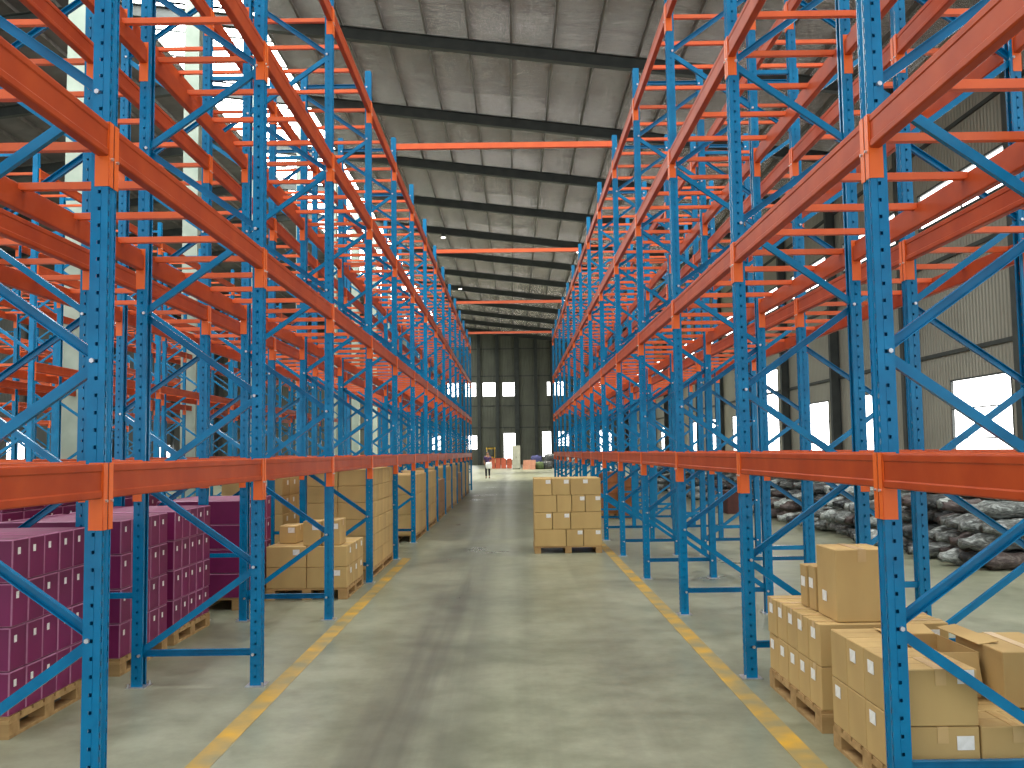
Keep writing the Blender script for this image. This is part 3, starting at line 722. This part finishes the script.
# ---------------------------------------------------------------- the person walking in the aisle
SKIN = noise_mat('skin', srgb(150, 104, 78), srgb(164, 116, 88), 5, .6)
SHIRT = noise_mat('dark_violet_shirt', srgb(70, 50, 92), srgb(92, 70, 112), 5, .8)
PANTS = noise_mat('black_trousers', srgb(26, 26, 32), srgb(38, 38, 44), 5, .8)
HAIR = noise_mat('black_hair', srgb(20, 18, 16), srgb(30, 26, 24), 9, .6)
PAPER = noise_mat('white_sack', srgb(228, 228, 226), srgb(244, 244, 242), 5, .7)
def skin_mesh(name, pts, edges, mat, sub=1):
    me = bpy.data.meshes.new(name); me.from_pydata([p[:3] for p in pts], edges, []); o = bpy.data.objects.new(name, me); COL.objects.link(o)
    md = o.modifiers.new('s', 'SKIN'); md.use_smooth_shade = True
    o.data.skin_vertices  # layer made with the modifier below
    for i, p in enumerate(pts):
        sv = me.skin_vertices[0].data[i]; sv.radius = (p[3], p[4] if len(p) > 4 else p[3]); sv.use_root = i == 0
    if sub: s = o.modifiers.new('u', 'SUBSURF'); s.levels = s.render_levels = sub
    dg = bpy.context.evaluated_depsgraph_get(); ev = o.evaluated_get(dg); res = bpy.data.meshes.new_from_object(ev)
    bpy.data.objects.remove(o); res.materials.clear(); res.materials.append(mat)
    for p in res.polygons: p.use_smooth = True
    return res
def person(loc, rz):
    # x right, y forward, z up; mid-stride
    P = [(0, 0, .93, .15, .11), (0, 0, 1.1, .13, .1), (0, .01, 1.28, .16, .11), (0, .01, 1.4, .13, .09), (0, .0, 1.47, .055), (0, .01, 1.54, .06),
         (.18, .01, 1.4, .055), (.24, -.03, 1.14, .042), (.2, .12, .96, .033), (-.18, .01, 1.4, .055), (-.25, -.02, 1.15, .042), (-.18, .16, 1.02, .033),
         (.09, 0, .88, .09), (.1, .1, .49, .06), (.1, .02, .1, .042), (.1, .14, .045, .035), (-.09, 0, .88, .09), (-.1, -.04, .48, .06), (-.1, -.26, .14, .042), (-.1, -.17, .05, .035)]
    E = [(0, 1), (1, 2), (2, 3), (3, 4), (4, 5), (3, 6), (6, 7), (7, 8), (3, 9), (9, 10), (10, 11), (0, 12), (12, 13), (13, 14), (14, 15), (0, 16), (16, 17), (17, 18), (18, 19)]
    b0 = skin_mesh('body', P, E, SKIN, 1)
    bm = bmesh.new(); bm.from_mesh(b0)
    # head with brow, nose, chin, ears
    r = bmesh.ops.create_uvsphere(bm, u_segments=20, v_segments=14, radius=1, matrix=Matrix.Translation((0, .02, 1.62)) @ Matrix.Diagonal((.075, .093, .115, 1)))
    for v in r['verts']:
        z = (v.co.z-1.62)/.115
        if z < -.3: v.co.x *= 1-.3*(-z-.3); 
        if abs(v.co.x) < .02 and v.co.y > .09 and -.35 < z < .1: v.co.y += .018
    for s in (-1, 1): bmesh.ops.create_uvsphere(bm, u_segments=8, v_segments=6, radius=1, matrix=Matrix.Translation((s*.078, .015, 1.61)) @ Matrix.Diagonal((.01, .018, .03, 1)))
    for s in (-1, 1): bmesh.ops.create_uvsphere(bm, u_segments=8, v_segments=6, radius=.009, matrix=Matrix.Translation((s*.028, .102, 1.635)))
    # hands: palm, four fingers, thumb
    for hx, hy, hz, s in ((.2, .15, .9, 1), (-.18, .2, .96, -1)):
        bmesh.ops.create_uvsphere(bm, u_segments=8, v_segments=6, radius=1, matrix=Matrix.Translation((hx, hy-.015, hz+.02)) @ Matrix.Diagonal((.018, .04, .05, 1)))
        for q in range(4):
            for t in range(3): bmesh.ops.create_uvsphere(bm, u_segments=6, v_segments=5, radius=1, matrix=Matrix.Translation((hx-s*.008*t, hy-.045+q*.02, hz-.03-.024*t)) @ Matrix.Diagonal((.008, .009, .02, 1)))
        bmesh.ops.create_uvsphere(bm, u_segments=6, v_segments=5, radius=1, matrix=Matrix.Translation((hx-s*.02, hy+.035, hz+.02)) @ Matrix.Rotation(.5, 4, 'X') @ Matrix.Diagonal((.01, .012, .035, 1)))
    bm.to_mesh(b0); bm.free()
    for p in b0.polygons: p.use_smooth = True
    o = put('person', b0, None, loc, (0, 0, rz), label='person in a dark violet top and black trousers walking with a white sack', category='person'); o.scale = (.93, .93, .93)
    put('shirt', skin_mesh('shirt', [(0, 0, .9, .165, .125), (0, 0, 1.1, .145, .115), (0, .01, 1.28, .175, .125), (0, .01, 1.4, .14, .1), (.18, .01, 1.4, .072), (.235, -.02, 1.2, .06), (-.18, .01, 1.4, .072), (-.245, -.01, 1.2, .06)],
        [(0, 1), (1, 2), (2, 3), (3, 4), (4, 5), (3, 6), (6, 7)], SHIRT), o)
    put('trousers', skin_mesh('trousers', [(0, 0, .95, .16, .12), (.09, 0, .86, .105), (.1, .1, .49, .075), (.1, .02, .12, .06), (-.09, 0, .86, .105), (-.1, -.04, .48, .075), (-.1, -.25, .16, .06)], [(0, 1), (1, 2), (2, 3), (0, 4), (4, 5), (5, 6)], PANTS), o)
    q = bmesh.new(); bmesh.ops.create_uvsphere(q, u_segments=20, v_segments=14, radius=1, matrix=Matrix.Translation((0, .005, 1.645)) @ Matrix.Diagonal((.084, .098, .112, 1)))
    bmesh.ops.delete(q, geom=[v for v in q.verts if v.co.z < 1.64 and v.co.y > -.02], context='VERTS')
    me = bpy.data.meshes.new('hair'); q.to_mesh(me); q.free(); me.materials.append(HAIR)
    for p in me.polygons: p.use_smooth = True
    put('hair', me, o)
    sm = [(.1, .035), (-.1, -.18)]
    for sx, sy in sm:
        q = MB(); q.prism([(-.045, 0), (.045, 0), (.04, .06), (-.04, .06)], (sx, sy-.06, .0), (sx, sy+.2, .0), (0, 0, 1), RUB); put('shoe', q.mesh('shoe'), o)
PY = 58
person(((487.2-513.3)*PY/F_PX, PY, 0), math.pi)
put('sack', blob_mesh(9, .19, .13, .22, PAPER), None, ((488.5-513.3)*PY/F_PX, PY-.36, .6), label='white sack held in front of the walking person', category='sack')
